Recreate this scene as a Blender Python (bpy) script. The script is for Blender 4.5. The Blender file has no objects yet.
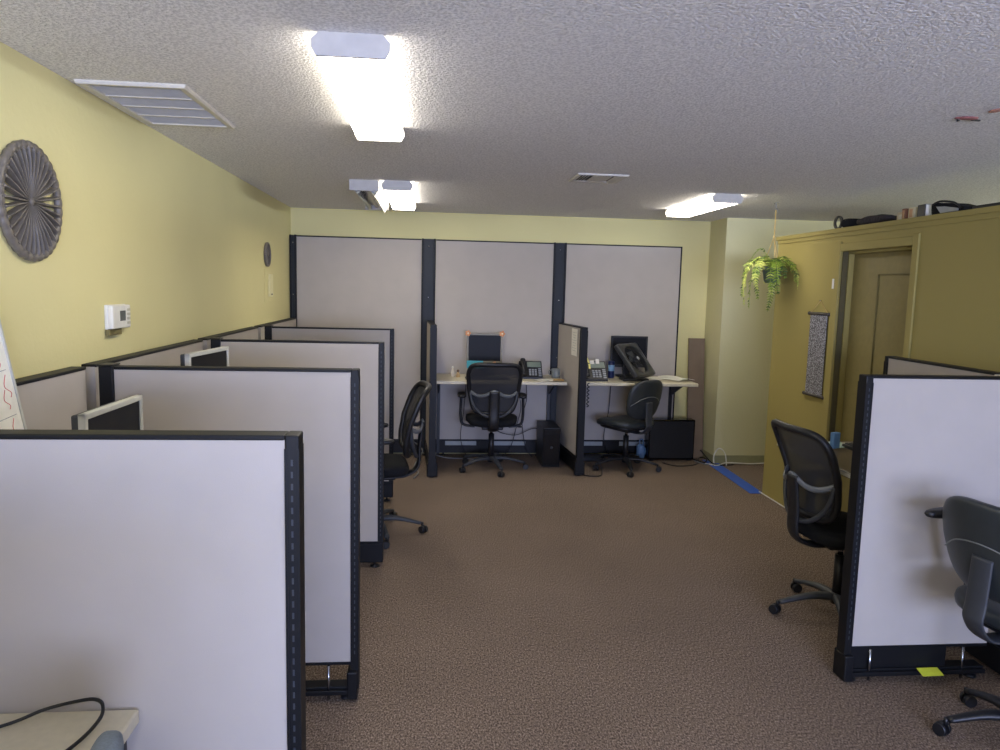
import bpy, bmesh, math, random
from mathutils import Vector, Matrix, Euler
random.seed(7)
PI = math.pi
SC = bpy.context.scene
C = SC.collection

# ------------------------------------------------------------------ camera
f = Vector((0.09676029, 0.98846469, -0.11651183))
r = Vector((0.9952304, -0.09462856, 0.02370397))
d = Vector((0.01240519, -0.11824972, -0.9929064))
cd = bpy.data.cameras.new('camera'); cam = bpy.data.objects.new('camera', cd); C.objects.link(cam)
M = Matrix(((r.x, -d.x, -f.x, 0), (r.y, -d.y, -f.y, 0), (r.z, -d.z, -f.z, 1.7042), (0, 0, 0, 1)))
cam.matrix_world = M
cd.sensor_width = 36; cd.lens = 736.57 * 36 / 1000; cd.clip_start = 0.02
SC.camera = cam
# ------------------------------------------------------------------ world, window light, added fill, exposure
w = bpy.data.worlds.new('world'); SC.world = w; w.use_nodes = True
bg = w.node_tree.nodes['Background']
bg.inputs[0].default_value = (0.42, 0.55, 0.95, 1); bg.inputs[1].default_value = 1.0
def area_light(name, loc, rot, sx, sy, power, col):
    l = bpy.data.lights.new(name, 'AREA'); l.shape = 'RECTANGLE'; l.size = sx; l.size_y = sy
    l.energy = power; l.color = col
    o = bpy.data.objects.new(name, l); C.objects.link(o); o.location = loc; o.rotation_euler = rot
    return o
area_light('window_daylight', (.9, -3.62, 1.5), (PI/2, 0, 0), 3.5, 1.3, 180, (0.20, 0.37, 1.0))
area_light('bounce_fill', (.9, -3.66, 1.4), (PI/2+.75, 0, 0), 3.5, 1.2, 150, (1.0, 0.95, 0.93))  # added upward fill that lifts the ceiling, imitates light bounced off the ground
area_light('side_window_daylight', (6.24, 3.2, 2.305), (PI/2+.1, 0, PI/2), 5.0, .2, 80, (0.80, 0.86, 1.0))
SC.view_settings.view_transform = 'Standard'; SC.view_settings.look = 'None'
SC.view_settings.gamma = 1; SC.view_settings.use_curve_mapping = False
SC.view_settings.exposure = 0.72
LAMP = 12.0

# ------------------------------------------------------------------ materials
def srgb(c):
    return tuple(((v/255)/12.92 if v/255 <= .04045 else ((v/255+.055)/1.055)**2.4) for v in c) + (1,)
MC = {}
def mat(name, col, rough=.6, metal=0, noise=None, bump=None, emit=0, spec=.5, alpha=None, coat=0):
    """noise=(scale, amount): subtle procedural tone variation; bump=(scale,strength,dist)"""
    if name in MC: return MC[name]
    m = bpy.data.materials.new(name); m.use_nodes = True; nt = m.node_tree; N = nt.nodes; L = nt.links
    b = N['Principled BSDF']
    c = srgb(col)
    b.inputs['Base Color'].default_value = c
    b.inputs['Roughness'].default_value = rough; b.inputs['Metallic'].default_value = metal
    b.inputs['Specular IOR Level'].default_value = spec
    tc = N.new('ShaderNodeTexCoord')
    if noise is None: noise = (25, .06)
    n = N.new('ShaderNodeTexNoise'); n.inputs['Scale'].default_value = noise[0]; n.inputs['Detail'].default_value = 4
    L.new(tc.outputs['Object'], n.inputs['Vector'])
    mr = N.new('ShaderNodeMapRange'); mr.inputs['From Min'].default_value = .3; mr.inputs['From Max'].default_value = .7
    mr.inputs['To Min'].default_value = 1-noise[1]; mr.inputs['To Max'].default_value = 1+noise[1]
    L.new(n.outputs['Fac'], mr.inputs['Value'])
    hs = N.new('ShaderNodeHueSaturation'); hs.inputs['Color'].default_value = c
    L.new(mr.outputs['Result'], hs.inputs['Value']); L.new(hs.outputs['Color'], b.inputs['Base Color'])
    if bump:
        n2 = N.new('ShaderNodeTexNoise'); n2.inputs['Scale'].default_value = bump[0]; n2.inputs['Detail'].default_value = 3
        L.new(tc.outputs['Object'], n2.inputs['Vector'])
        bp = N.new('ShaderNodeBump'); bp.inputs['Strength'].default_value = bump[1]; bp.inputs['Distance'].default_value = bump[2]
        L.new(n2.outputs['Fac'], bp.inputs['Height']); L.new(bp.outputs['Normal'], b.inputs['Normal'])
    if emit:
        b.inputs['Emission Color'].default_value = c; b.inputs['Emission Strength'].default_value = emit
    if alpha is not None:
        b.inputs['Alpha'].default_value = alpha
    if coat: b.inputs['Coat Weight'].default_value = coat
    MC[name] = m
    return m

FAB = mat('panel_fabric', (182, 175, 167), .9, noise=(6, .025), bump=(700, .25, .002), spec=.15)
FABS = mat('panel_fabric_shade', (182, 175, 167), .9, noise=(6, .025), bump=(700, .25, .002), spec=.15)
TRIM = mat('panel_trim', (14, 15, 18), .5, spec=.3)
TRIMT = mat('panel_post', (30, 35, 41), .5, spec=.3)
BLK = mat('black_plastic', (22, 23, 26), .45)
BLKG = mat('black_gloss', (10, 11, 14), .18)
DGR = mat('dark_grey_plastic', (52, 55, 60), .5)
GRY = mat('grey_plastic', (110, 114, 118), .45)
SLOT = mat('slot_metal', (48, 53, 60), .5)
CHR = mat('chrome', (170, 174, 180), .25, metal=1)
WHT = mat('white_plastic', (225, 223, 212), .5)
SILV = mat('silver_plastic', (190, 190, 182), .4)
SCRN = mat('screen_glass', (15, 16, 19), .45, spec=.2)
LAM = mat('desk_laminate', (205, 196, 170), .45, noise=(60, .04))
LAMD = mat('brown_laminate', (96, 82, 58), .35, noise=(40, .08))
PAPER = mat('paper', (235, 232, 220), .8)
FABK = mat('black_fabric', (24, 25, 28), .9, bump=(500, .4, .002), spec=.2)
VINYL = mat('grey_vinyl', (46, 51, 53), .42, bump=(260, .15, .001))
VINYB = mat('blue_grey_fabric', (120, 130, 138), .8, noise=(220, .12), bump=(260, .3, .002))
ROPE = mat('rope', (196, 170, 110), .9, bump=(400, .5, .003))
METW = mat('white_metal', (214, 210, 200), .45)
FIX = mat('fixture_cap', (188, 185, 180), .5)

def wall_mat(name, col, bumpd=.004):
    return mat(name, col, .75, noise=(1.3, .03), bump=(38, .35, bumpd), spec=.25)
WY = wall_mat('yellow_paint', (224, 215, 158))
WM = wall_mat('mustard_paint', (160, 147, 88), .002)
WC = wall_mat('cream_paint', (208, 203, 160))

def floor_material():
    m = bpy.data.materials.new('carpet'); m.use_nodes = True; nt = m.node_tree; N = nt.nodes; L = nt.links
    b = N['Principled BSDF']; b.inputs['Roughness'].default_value = .97; b.inputs['Specular IOR Level'].default_value = .1
    tc = N.new('ShaderNodeTexCoord')
    mp = N.new('ShaderNodeMapping'); mp.inputs['Scale'].default_value = (1.0, .55, 1); L.new(tc.outputs['Object'], mp.inputs['Vector'])
    n = N.new('ShaderNodeTexNoise'); n.inputs['Scale'].default_value = 150; n.inputs['Detail'].default_value = 4; n.inputs['Roughness'].default_value = .8
    L.new(mp.outputs[0], n.inputs['Vector'])
    cr = N.new('ShaderNodeValToRGB'); e = cr.color_ramp.elements
    e[0].position = .36; e[0].color = srgb((58, 49, 42)); e[1].position = .66; e[1].color = srgb((186, 168, 150))
    x = e.new(.5); x.color = srgb((122, 106, 93))
    L.new(n.outputs['Fac'], cr.inputs[0])
    n3 = N.new('ShaderNodeTexNoise'); n3.inputs['Scale'].default_value = 1.4; n3.inputs['Detail'].default_value = 3
    L.new(tc.outputs['Object'], n3.inputs['Vector'])
    mr = N.new('ShaderNodeMapRange'); mr.inputs['From Min'].default_value = .3; mr.inputs['From Max'].default_value = .7
    mr.inputs['To Min'].default_value = .92; mr.inputs['To Max'].default_value = 1.08
    L.new(n3.outputs['Fac'], mr.inputs['Value'])
    hs = N.new('ShaderNodeHueSaturation'); L.new(cr.outputs[0], hs.inputs['Color']); L.new(mr.outputs[0], hs.inputs['Value'])
    L.new(hs.outputs[0], b.inputs['Base Color'])
    bp = N.new('ShaderNodeBump'); bp.inputs['Strength'].default_value = .8; bp.inputs['Distance'].default_value = .006
    L.new(n.outputs['Fac'], bp.inputs['Height']); L.new(bp.outputs['Normal'], b.inputs['Normal'])
    return m
def ceiling_material():
    m = bpy.data.materials.new('popcorn_ceiling'); m.use_nodes = True; nt = m.node_tree; N = nt.nodes; L = nt.links
    b = N['Principled BSDF']; b.inputs['Roughness'].default_value = .95; b.inputs['Specular IOR Level'].default_value = .1
    tc = N.new('ShaderNodeTexCoord')
    n = N.new('ShaderNodeTexNoise'); n.inputs['Scale'].default_value = 95; n.inputs['Detail'].default_value = 2; n.inputs['Roughness'].default_value = .6
    L.new(tc.outputs['Object'], n.inputs['Vector'])
    cr = N.new('ShaderNodeValToRGB'); e = cr.color_ramp.elements
    e[0].position = .38; e[0].color = srgb((218, 216, 216)); e[1].position = .60; e[1].color = srgb((250, 248, 247))
    L.new(n.outputs['Fac'], cr.inputs[0]); L.new(cr.outputs[0], b.inputs['Base Color'])
    bp = N.new('ShaderNodeBump'); bp.inputs['Strength'].default_value = .9; bp.inputs['Distance'].default_value = .010
    L.new(n.outputs['Fac'], bp.inputs['Height']); L.new(bp.outputs['Normal'], b.inputs['Normal'])
    return m
def scroll_material():
    m = bpy.data.materials.new('scroll_print'); m.use_nodes = True; nt = m.node_tree; N = nt.nodes; L = nt.links
    b = N['Principled BSDF']; b.inputs['Roughness'].default_value = .8
    tc = N.new('ShaderNodeTexCoord'); mp = N.new('ShaderNodeMapping'); mp.inputs['Scale'].default_value = (110, 90, 130)
    L.new(tc.outputs['Object'], mp.inputs['Vector'])
    n = N.new('ShaderNodeTexNoise'); n.inputs['Scale'].default_value = 1; n.inputs['Detail'].default_value = 2
    L.new(mp.outputs[0], n.inputs['Vector'])
    cr = N.new('ShaderNodeValToRGB'); e = cr.color_ramp.elements
    e[0].position = .42; e[0].color = srgb((70, 67, 70)); e[1].position = .64; e[1].color = srgb((178, 178, 186))
    L.new(n.outputs['Fac'], cr.inputs[0]); L.new(cr.outputs[0], b.inputs['Base Color'])
    return m
def mesh_fabric():
    m = bpy.data.materials.new('chair_mesh'); m.use_nodes = True; nt = m.node_tree; N = nt.nodes; L = nt.links
    b = N['Principled BSDF']; b.inputs['Base Color'].default_value = srgb((44, 45, 49)); b.inputs['Roughness'].default_value = .8
    tr = N.new('ShaderNodeBsdfTransparent'); mx = N.new('ShaderNodeMixShader')
    tc = N.new('ShaderNodeTexCoord'); n = N.new('ShaderNodeTexNoise'); n.inputs['Scale'].default_value = 400
    L.new(tc.outputs['Object'], n.inputs['Vector'])
    mr = N.new('ShaderNodeMapRange'); mr.inputs['From Min'].default_value = .3; mr.inputs['From Max'].default_value = .7
    mr.inputs['To Min'].default_value = .85; mr.inputs['To Max'].default_value = .98
    L.new(n.outputs['Fac'], mr.inputs['Value']); L.new(mr.outputs[0], mx.inputs[0])
    L.new(tr.outputs[0], mx.inputs[1]); L.new(b.outputs[0], mx.inputs[2])
    L.new(mx.outputs[0], N['Material Output'].inputs[0])
    return m
MESH = mesh_fabric()

# ------------------------------------------------------------------ mesh builder
class MB:
    def __init__(s): s.bm = bmesh.new(); s.mi = 0
    def _fin(s, faces, smooth):
        for fc in faces: fc.material_index = s.mi; fc.smooth = smooth
    def box(s, c, sz, rot=None, bev=0, seg=2):
        R = rot.to_matrix().to_4x4() if rot else Matrix()
        mt = Matrix.Translation(c) @ R @ Matrix.Diagonal((sz[0], sz[1], sz[2], 1))
        g = bmesh.ops.create_cube(s.bm, size=1, matrix=mt); vs = g['verts']
        fs = list({x for v in vs for x in v.link_faces})
        if bev:
            es = list({x for v in vs for x in v.link_edges})
            g = bmesh.ops.bevel(s.bm, geom=es, offset=bev, segments=seg, profile=.5, affect='EDGES', clamp_overlap=True)
            fs = list({x for v in g['verts'] for x in v.link_faces} | set(g['faces']))
            fs = [x for x in fs if x.is_valid]
        s._fin(fs, False); return s
    def ab(s, a, b, bev=0):
        c = [(a[i]+b[i])/2 for i in range(3)]; z = [abs(b[i]-a[i]) for i in range(3)]
        return s.box(c, z, bev=bev)
    def rings(s, rings, closed=False, caps=True, smooth=True):
        vs = [[s.bm.verts.new(p) for p in rg] for rg in rings]; n = len(rings[0]); fs = []
        m = len(vs)
        for i in range(m if closed else m-1):
            a = vs[i]; b = vs[(i+1) % m]
            for j in range(n):
                fs.append(s.bm.faces.new((a[j], a[(j+1) % n], b[(j+1) % n], b[j])))
        s._fin(fs, smooth)
        if caps and not closed:
            cf = [s.bm.faces.new(list(reversed(vs[0]))), s.bm.faces.new(vs[-1])]; s._fin(cf, False)
        return s
    def tube(s, pts, rad, n=8, closed=False, flat=None, up=None):
        """rad: number or list; flat=(a,b) elliptical section"""
        P = [Vector(p) for p in pts]; m = len(P); rg = []; prev = None
        for i, p in enumerate(P):
            if closed: t = (P[(i+1) % m]-P[i-1])
            else: t = P[min(i+1, m-1)]-P[max(i-1, 0)]
            t.normalize()
            if up is not None: u = Vector(up)-t*t.dot(Vector(up))
            elif prev is None:
                u = Vector((0, 0, 1)) if abs(t.z) < .9 else Vector((0, 1, 0)); u = u-t*t.dot(u)
            else: u = prev-t*t.dot(prev)
            if u.length < 1e-6: u = Vector((1, 0, 0))-t*t.x
            u.normalize(); prev = u; v = t.cross(u)
            rr = rad[i] if isinstance(rad, (list, tuple)) else rad
            fa, fb = flat if flat else (1, 1)
            rg.append([p+u*math.cos(2*PI*k/n)*rr*fa+v*math.sin(2*PI*k/n)*rr*fb for k in range(n)])
        return s.rings(rg, closed)
    def cyl(s, a, b, r0, r1=None, n=20):
        r1 = r0 if r1 is None else r1
        a = Vector(a); b = Vector(b); t = (b-a).normalized()
        u = Vector((0, 0, 1)) if abs(t.z) < .9 else Vector((1, 0, 0)); u = (u-t*t.dot(u)).normalized(); v = t.cross(u)
        return s.rings([[p+(u*math.cos(2*PI*k/n)+v*math.sin(2*PI*k/n))*q for k in range(n)] for p, q in ((a, r0), (b, r1))])
    def lathe(s, c, prof, n=24, axis='z'):
        rg = []
        for rr, z in prof:
            row = []
            for k in range(n):
                x, y = math.cos(2*PI*k/n)*rr, math.sin(2*PI*k/n)*rr
                row.append(Vector(c)+(Vector((x, y, z)) if axis == 'z' else Vector((x, z, y)) if axis == 'y' else Vector((z, x, y))))
            rg.append(row)
        return s.rings(rg)
    def sell(s, c, rd, e1=.5, e2=.5, nu=28, nv=16, fn=None):
        """superellipsoid: e1 vertical, e2 in plan; fn warps each point (local)"""
        def sg(x, e): return math.copysign(abs(x)**e, x)
        rg = []
        for j in range(nv+1):
            ph = -PI/2+PI*j/nv
            if j == 0: ph = -PI/2+.03
            if j == nv: ph = PI/2-.03
            row = []
            for i in range(nu):
                th = 2*PI*i/nu
                p = Vector((rd[0]*sg(math.cos(ph), e1)*sg(math.cos(th), e2), rd[1]*sg(math.cos(ph), e1)*sg(math.sin(th), e2), rd[2]*sg(math.sin(ph), e1)))
                if fn: p = fn(p)
                row.append(Vector(c)+p)
            rg.append(row)
        return s.rings(rg)
    def prism(s, poly, a0, a1, axis='z', smooth=False):
        """poly 2D; axis z:(x,y), y:(x,z), x:(y,z)"""
        def P(p, a): return (p[0], p[1], a) if axis == 'z' else (p[0], a, p[1]) if axis == 'y' else (a, p[0], p[1])
        vs = [[s.bm.verts.new(P(p, a)) for p in poly] for a in (a0, a1)]; n = len(poly); fs = []
        for j in range(n): fs.append(s.bm.faces.new((vs[0][j], vs[0][(j+1) % n], vs[1][(j+1) % n], vs[1][j])))
        fs.append(s.bm.faces.new(list(reversed(vs[0])))); fs.append(s.bm.faces.new(vs[1])); s._fin(fs, smooth); return s
    def quad(s, pts, smooth=False):
        fc = s.bm.faces.new([s.bm.verts.new(p) for p in pts]); s._fin([fc], smooth); return s
    def m(s, i): s.mi = i; return s
    def xf(s, mt): s.bm.transform(mt); return s
    def build(s, name, mats, parent=None):
        bmesh.ops.recalc_face_normals(s.bm, faces=s.bm.faces)
        me = bpy.data.meshes.new(name); s.bm.to_mesh(me); s.bm.free()
        for q in (mats if isinstance(mats, (list, tuple)) else [mats]): me.materials.append(q)
        o = bpy.data.objects.new(name, me); C.objects.link(o)
        if parent is not None: o.parent = parent
        return o
def spl(pts, k=6, closed=False):
    P = [Vector(p) for p in pts]; n = len(P); out = []
    for i in range(n if closed else n-1):
        g = (lambda q: P[q % n]) if closed else (lambda q: P[max(0, min(n-1, q))])
        p0, p1, p2, p3 = g(i-1), g(i), g(i+1), g(i+2)
        for j in range(k):
            t = j/k
            out.append(.5*((2*p1)+(-p0+p2)*t+(2*p0-5*p1+4*p2-p3)*t*t+(-p0+3*p1-3*p2+p3)*t**3))
    if not closed: out.append(P[-1])
    return out
def tag(o, label=None, cat=None, group=None, kind=None):
    if label: o['label'] = label
    if cat: o['category'] = cat
    if group: o['group'] = group
    if kind: o['kind'] = kind
    return o
def thing(name, label, cat, loc=(0, 0, 0), rz=0, group=None):
    o = bpy.data.objects.new(name, None); C.objects.link(o); o.empty_display_size = .1
    o.location = loc; o.rotation_euler = (0, 0, rz)
    return tag(o, label, cat, group)
def struct(name, mb, m): return tag(mb.build(name, m), kind='structure')
def copy_tree(o, parent=None):
    c = o.copy(); C.objects.link(c); c.parent = parent
    for ch in list(o.children): copy_tree(ch, c)
    return c

# ------------------------------------------------------------------ the room shell
XL, YB, H = -1.356, 7.477, 2.44
YF = -3.5; XR = 6.2; YJ = 7.05; XJ = 2.875; XP = 2.888; YP = 5.97; ZP = 2.184
fl = MB().ab((XL-.1, YF-.1, -.1), (XR+.1, YB+.1, 0)); struct('floor', fl, floor_material())
ce = MB().ab((XL-.1, YF-.1, H), (XR+.1, YB+.1, H+.1)); struct('ceiling', ce, ceiling_material())
struct('wall_left', MB().ab((XL-.1, YF-.1, 0), (XL, YB+.1, H)), WY)
struct('wall_back', MB().ab((XL, YB, 0), (XJ, YB+.1, H)), WY)
jog = MB().ab((XJ, YJ, 0), (XR, YB+.1, H)); struct('wall_back_column', jog, WC)
struct('wall_right_outer', MB().ab((XR, YF, 0), (XR+.1, YJ, 2.2)).ab((XR, YF, 2.41), (XR+.1, YJ, H)).ab((XR, YF, 2.2), (XR+.1, .6, 2.41)).ab((XR, 5.8, 2.2), (XR+.1, YJ, 2.41)), WY)
q_ = MB()
for y_ in (.6, 1.9, 3.2, 4.5, 5.78): q_.ab((XR+.01, y_, 2.2), (XR+.03, y_+.02, 2.41))
struct('window_2', q_, METW)
wf = MB()
wx0, wx1, wz0, wz1 = -.9, 2.7, .85, 2.15
wf.ab((XL, YF-.1, 0), (wx0, YF, H)); wf.ab((wx1, YF-.1, 0), (XR, YF, H)); wf.ab((wx0, YF-.1, 0), (wx1, YF, wz0)); wf.ab((wx0, YF-.1, wz1), (wx1, YF, H))
struct('wall_front', wf, WY)
wn = MB()
for a, b in (((wx0, wz0), (wx1, wz0+.05)), ((wx0, wz1-.05), (wx1, wz1)), ((wx0, wz0), (wx0+.05, wz1)), ((wx1-.05, wz0), (wx1, wz1)), ((.875, wz0), (.925, wz1))):
    wn.ab((a[0], YF-.07, a[1]), (b[0], YF-.02, b[1]))
struct('window_1', wn, METW)
# mustard office wall with a doorway, and the office's low roof
oy0, oy1, oz = 4.22, 5.0, 2.02
mw = MB()
mw.ab((XP, -.6, 0), (XP+.11, oy0, ZP-.03)); mw.ab((XP, oy1, 0), (XP+.11, YP, ZP-.03)); mw.ab((XP, oy0, oz), (XP+.11, oy1, ZP-.03))
mw.ab((XP+.11, YP-.11, 0), (XR, YP, ZP-.03))
struct('wall_right', mw, WM)
struct('ceiling_office', MB().ab((XP+.11, -.6, ZP-.1), (XR, YP-.11, ZP-.03)), WC)
tr = MB(); tr.ab((XP-.018, -.6, ZP-.03), (XP+.13, YP+.015, ZP)); tr.ab((XP-.008, -.6, ZP-.06), (XP, YP, ZP-.03)); struct('trim_1', tr, WM)
dc = MB()
dc.ab((XP-.014, oy1, 0), (XP, oy1+.085, oz+.07), bev=.004); dc.ab((XP-.014, oy0-.055, 0), (XP, oy0, oz+.07), bev=.004); dc.ab((XP-.014, oy0, oz), (XP, oy1, oz+.055), bev=.004)
dc.ab((XP+.045, oy1-.018, 0), (XP+.085, oy1, oz)); dc.ab((XP+.045, oy0, 0), (XP+.085, oy0+.018, oz)); dc.ab((XP+.045, oy0+.018, oz-.018), (XP+.085, oy1-.018, oz))
struct('trim_2', dc, WM)
struct('trim_jamb_shade', MB().ab((XP+.005, oy1-.012, 0), (XP+.042, oy1-.0, oz)), mat('jamb_shade_strip', (84, 76, 44), .6))  # dark strip put in for the shading on the far jamb
dr = MB(); dr.ab((XP+.086, oy0, 0.005), (XP+.108, oy1, oz))
do = struct('door_1', dr, mat('olive_door', (136, 124, 76), .6))
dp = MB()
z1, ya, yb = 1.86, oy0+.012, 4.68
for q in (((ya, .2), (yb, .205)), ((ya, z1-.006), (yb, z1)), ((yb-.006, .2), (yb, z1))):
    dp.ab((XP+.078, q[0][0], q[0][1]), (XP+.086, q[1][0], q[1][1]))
dp.build('door_molding', mat('dark_olive_paint', (116, 106, 62), .6), do)  # molding is a darker olive than the door slab
kn = MB(); kn.lathe((XP+.03, oy0+.07, .95), [(.012, .056), (.012, .03), (.028, .02), (.03, 0), (.02, -.014), (.004, -.017)], axis='x'); kn.build('door_knob', CHR, do)
struct('trim_3', MB().ab((XP-.018, oy1+.05, 1.76), (XP-.014, oy1+.07, 1.83)), WHT)
bb = MB(); bb.ab((XJ-.012, YJ-.012, 0), (XR, YJ, .085), bev=.003); bb.ab((XJ-.012, YJ, 0), (XJ, YB, .085), bev=.003)
struct('baseboard_back', bb, mat('baseboard_paint', (150, 148, 112), .6))
struct('baseboard_left', MB().ab((XL, YF, 0), (XL+.012, YB, .08)), mat('baseboard_dark', (84, 78, 66), .6))

# ------------------------------------------------------------------ ceiling fixtures
LENS = bpy.data.materials.new('lamp_lens'); LENS.use_nodes = True
_n = LENS.node_tree.nodes; _b = _n['Principled BSDF']
_b.inputs['Base Color'].default_value = (.9, .88, .85, 1); _b.inputs['Emission Color'].default_value = (1, .93, .80, 1); _b.inputs['Emission Strength'].default_value = LAMP
_tc = _n.new('ShaderNodeTexCoord'); _w = _n.new('ShaderNodeTexWave'); _w.inputs['Scale'].default_value = 60
LENS.node_tree.links.new(_tc.outputs['Object'], _w.inputs['Vector'])
_bp = _n.new('ShaderNodeBump'); _bp.inputs['Strength'].default_value = .1; LENS.node_tree.links.new(_w.outputs['Fac'], _bp.inputs['Height']); LENS.node_tree.links.new(_bp.outputs['Normal'], _b.inputs['Normal'])
LENS2 = LENS.copy(); LENS2.name = 'lamp_lens_side'; LENS2.node_tree.nodes['Principled BSDF'].inputs['Emission Strength'].default_value = LAMP*.33
def wrap_light(label, cx, y0, y1, wd=.205, group=None, yaw=0):
    t = thing('ceiling_light', label, 'ceiling light', (cx, (y0+y1)/2, H), yaw, group)
    L = (y1-y0)/2; w = wd/2
    MB().ab((-w*.72, -L+.013, -.013), (w*.72, L-.013, 0)).build('housing', METW, t)
    sec = [(-w*.78, -.014), (-w*.97, -.032), (-w*.97, -.040), (-w*.85, -.064), (w*.85, -.064), (w*.97, -.040), (w*.97, -.032), (w*.78, -.014)]
    cap = [(-w*.82, 0), (-w*1.0, -.022), (-w*1.0, -.044), (-w*.88, -.068), (w*.88, -.068), (w*1.0, -.044), (w*1.0, -.022), (w*.82, 0)]
    q = MB().prism(sec, -L+.012, L-.012, 'y')
    q.bm.normal_update()
    for fc in q.bm.faces:
        if fc.calc_center_median().z > -.0635: fc.material_index = 1
    q.build('diffuser', [LENS, LENS2], t)
    for a, b in ((-L, -L+.012), (L-.012, L)):
        MB().prism(cap, a, b, 'y').build('end_cap', FIX, t)
    return t
wrap_light('large lit wraparound ceiling light nearest the camera', -.24, 2.30, 3.58, .23)
wrap_light('lit half of the double ceiling light in front of the far wall', -.235, 5.34, 6.7, .215)
wrap_light('lit ceiling light near the hanging fern, by the right corner', 2.19, 5.38, 6.5, .23)
wrap_light('lit ceiling light behind the camera', -.235, -1.6, -.4)
# uncovered fixture next to the second light
t = thing('ceiling_light', 'unlit ceiling light without its cover, bare tubes showing', 'ceiling light', (-.465, 6.02, H))
mb = MB(); mb.ab((-.098, -.64, -.035), (.098, .64, 0), bev=.003)
mb.prism([(-.03, -.035), (-.012, -.06), (.012, -.06), (.03, -.035)], -.63, .63, 'y'); mb.build('housing', METW, t)
mb = MB(); mb.ab((-.105, -.66, -.075), (.1, -.64, 0), bev=.002); mb.build('end_cap', FIX, t)
mb = MB(); mb.ab((-.105, .64, -.075), (.1, .66, 0), bev=.002); mb.build('end_cap', FIX, t)
TUBEM = mat('tube_glass', (224, 226, 214), .25)
for x in (-.058, .058):
    q = MB(); q.cyl((x, -.6, -.062), (x, .6, -.062), .017, n=12); q.m(1).cyl((x, -.625, -.062), (x, -.6, -.062), .0175, n=12); q.cyl((x, .6, -.062), (x, .625, -.062), .0175, n=12)
    q.build('fluorescent_tube', [TUBEM, CHR], t)
mb = MB(); mb.box((.085, 0, -.072), (.004, 1.2, .07), Euler((0, .5, 0))); mb.build('side_reflector', WHT, t)
mb = MB()
for k in range(9): mb.cyl((-.02+.008*(k % 3), -.55+.02*k, -.06), (-.06+.006*k, -.5+.03*k, -.085-.002*k), .003, n=6)
mb.build('wiring', DGR, t)

# ------------------------------------------------------------------ ceiling grilles
t = thing('return_grille', 'large white metal return air grille on the ceiling by left wall', 'air vent', (-1.125, 3.35, H))
mb = MB()
x0, x1, y0, y1 = -.2, .2, -.365, .365
pr = [(0, 0), (0, -.006), (.006, -.014), (.03, -.012), (.035, 0)]
mb.rings([[Vector((sx*(.2-i_), sy*(.365-i_), z_)) for sx, sy in ((-1, -1), (1, -1), (1, 1), (-1, 1))] for i_, z_ in pr], closed=True, smooth=False)
for k in range(1, 4):
    y = y0+.035+(y1-y0-.07)*k/4; mb.ab((x0+.03, y-.006, -.011), (x1-.03, y+.006, -.002))
mb.build('frame', METW, t)
mb = MB()
for k in range(44):
    y = y0+.04+(y1-y0-.08)*k/43; mb.box((0, y, -.006), (x1-x0-.07, .0085, .0015), Euler((.6, 0, 0)))
mb.build('louvers', mat('louver_grey', (205, 203, 200), .5), t)
mb = MB(); mb.ab((x0+.03, y0+.03, -.0015), (x1-.03, y1-.03, -.0002)); mb.build('backing', mat('duct_dark', (70, 66, 62), .8), t)
t = thing('ceiling_register', 'small white three-way air register in mid ceiling', 'air vent', (1.09, 4.86, H))
mb = MB()
mb.rings([[Vector((sx*(.165-i_), sy*(.165-i_), z_)) for sx, sy in ((-1, -1), (1, -1), (1, 1), (-1, 1))] for i_, z_ in ((0, 0), (0, -.005), (.005, -.01), (.03, -.009), (.035, 0))], closed=True, smooth=False)
mb.build('frame', METW, t)
mb = MB()
for k in range(7): mb.box((-.05+.018*k, 0, -.008), (.012, .25, .002), Euler((0, .5, 0)))
for k in range(3): mb.box((-.12+.018*k, 0, -.008), (.003, .25, .012), Euler((0, .8, 0))); mb.box((.09+.018*k, 0, -.008), (.003, .25, .012), Euler((0, -.8, 0)))
mb.build('louvers', METW, t)
mb = MB(); mb.ab((-.13, -.13, -.001), (.13, .13, 0)); mb.build('backing', mat('duct_dark', (70, 66, 62), .8), t)
# stripped ceiling mount
t = thing('ceiling_bracket', 'torn reddish mark with a dark leftover bracket on the right ceiling', 'bracket', (2.165, 2.9, H))
mb = MB(); mb.sell((0, 0, -.004), (.05, .022, .006), 1, 1, 14, 6, fn=lambda p: Vector((p.x*(1+.25*math.sin(9*p.y*30)), p.y, p.z))); mb.build('torn_patch', mat('rust_mark', (150, 96, 92), .9, noise=(60, .3)), t)
mb = MB(); mb.box((.045, .01, -.008), (.04, .012, .006), Euler((0, 0, .2)), bev=.002); mb.build('clip', BLK, t)
mb = MB(); mb.cyl((-.035, .01, 0), (-.03, .01, -.016), .006, n=8); mb.build('screw', BLK, t)
mb = MB(); mb.sell((.02, -.13, -.003), (.022, .035, .004), 1, 1, 12, 6); mb.build('paint_smear', mat('rust_smear', (190, 140, 124), .9, noise=(60, .3)), t)

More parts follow.
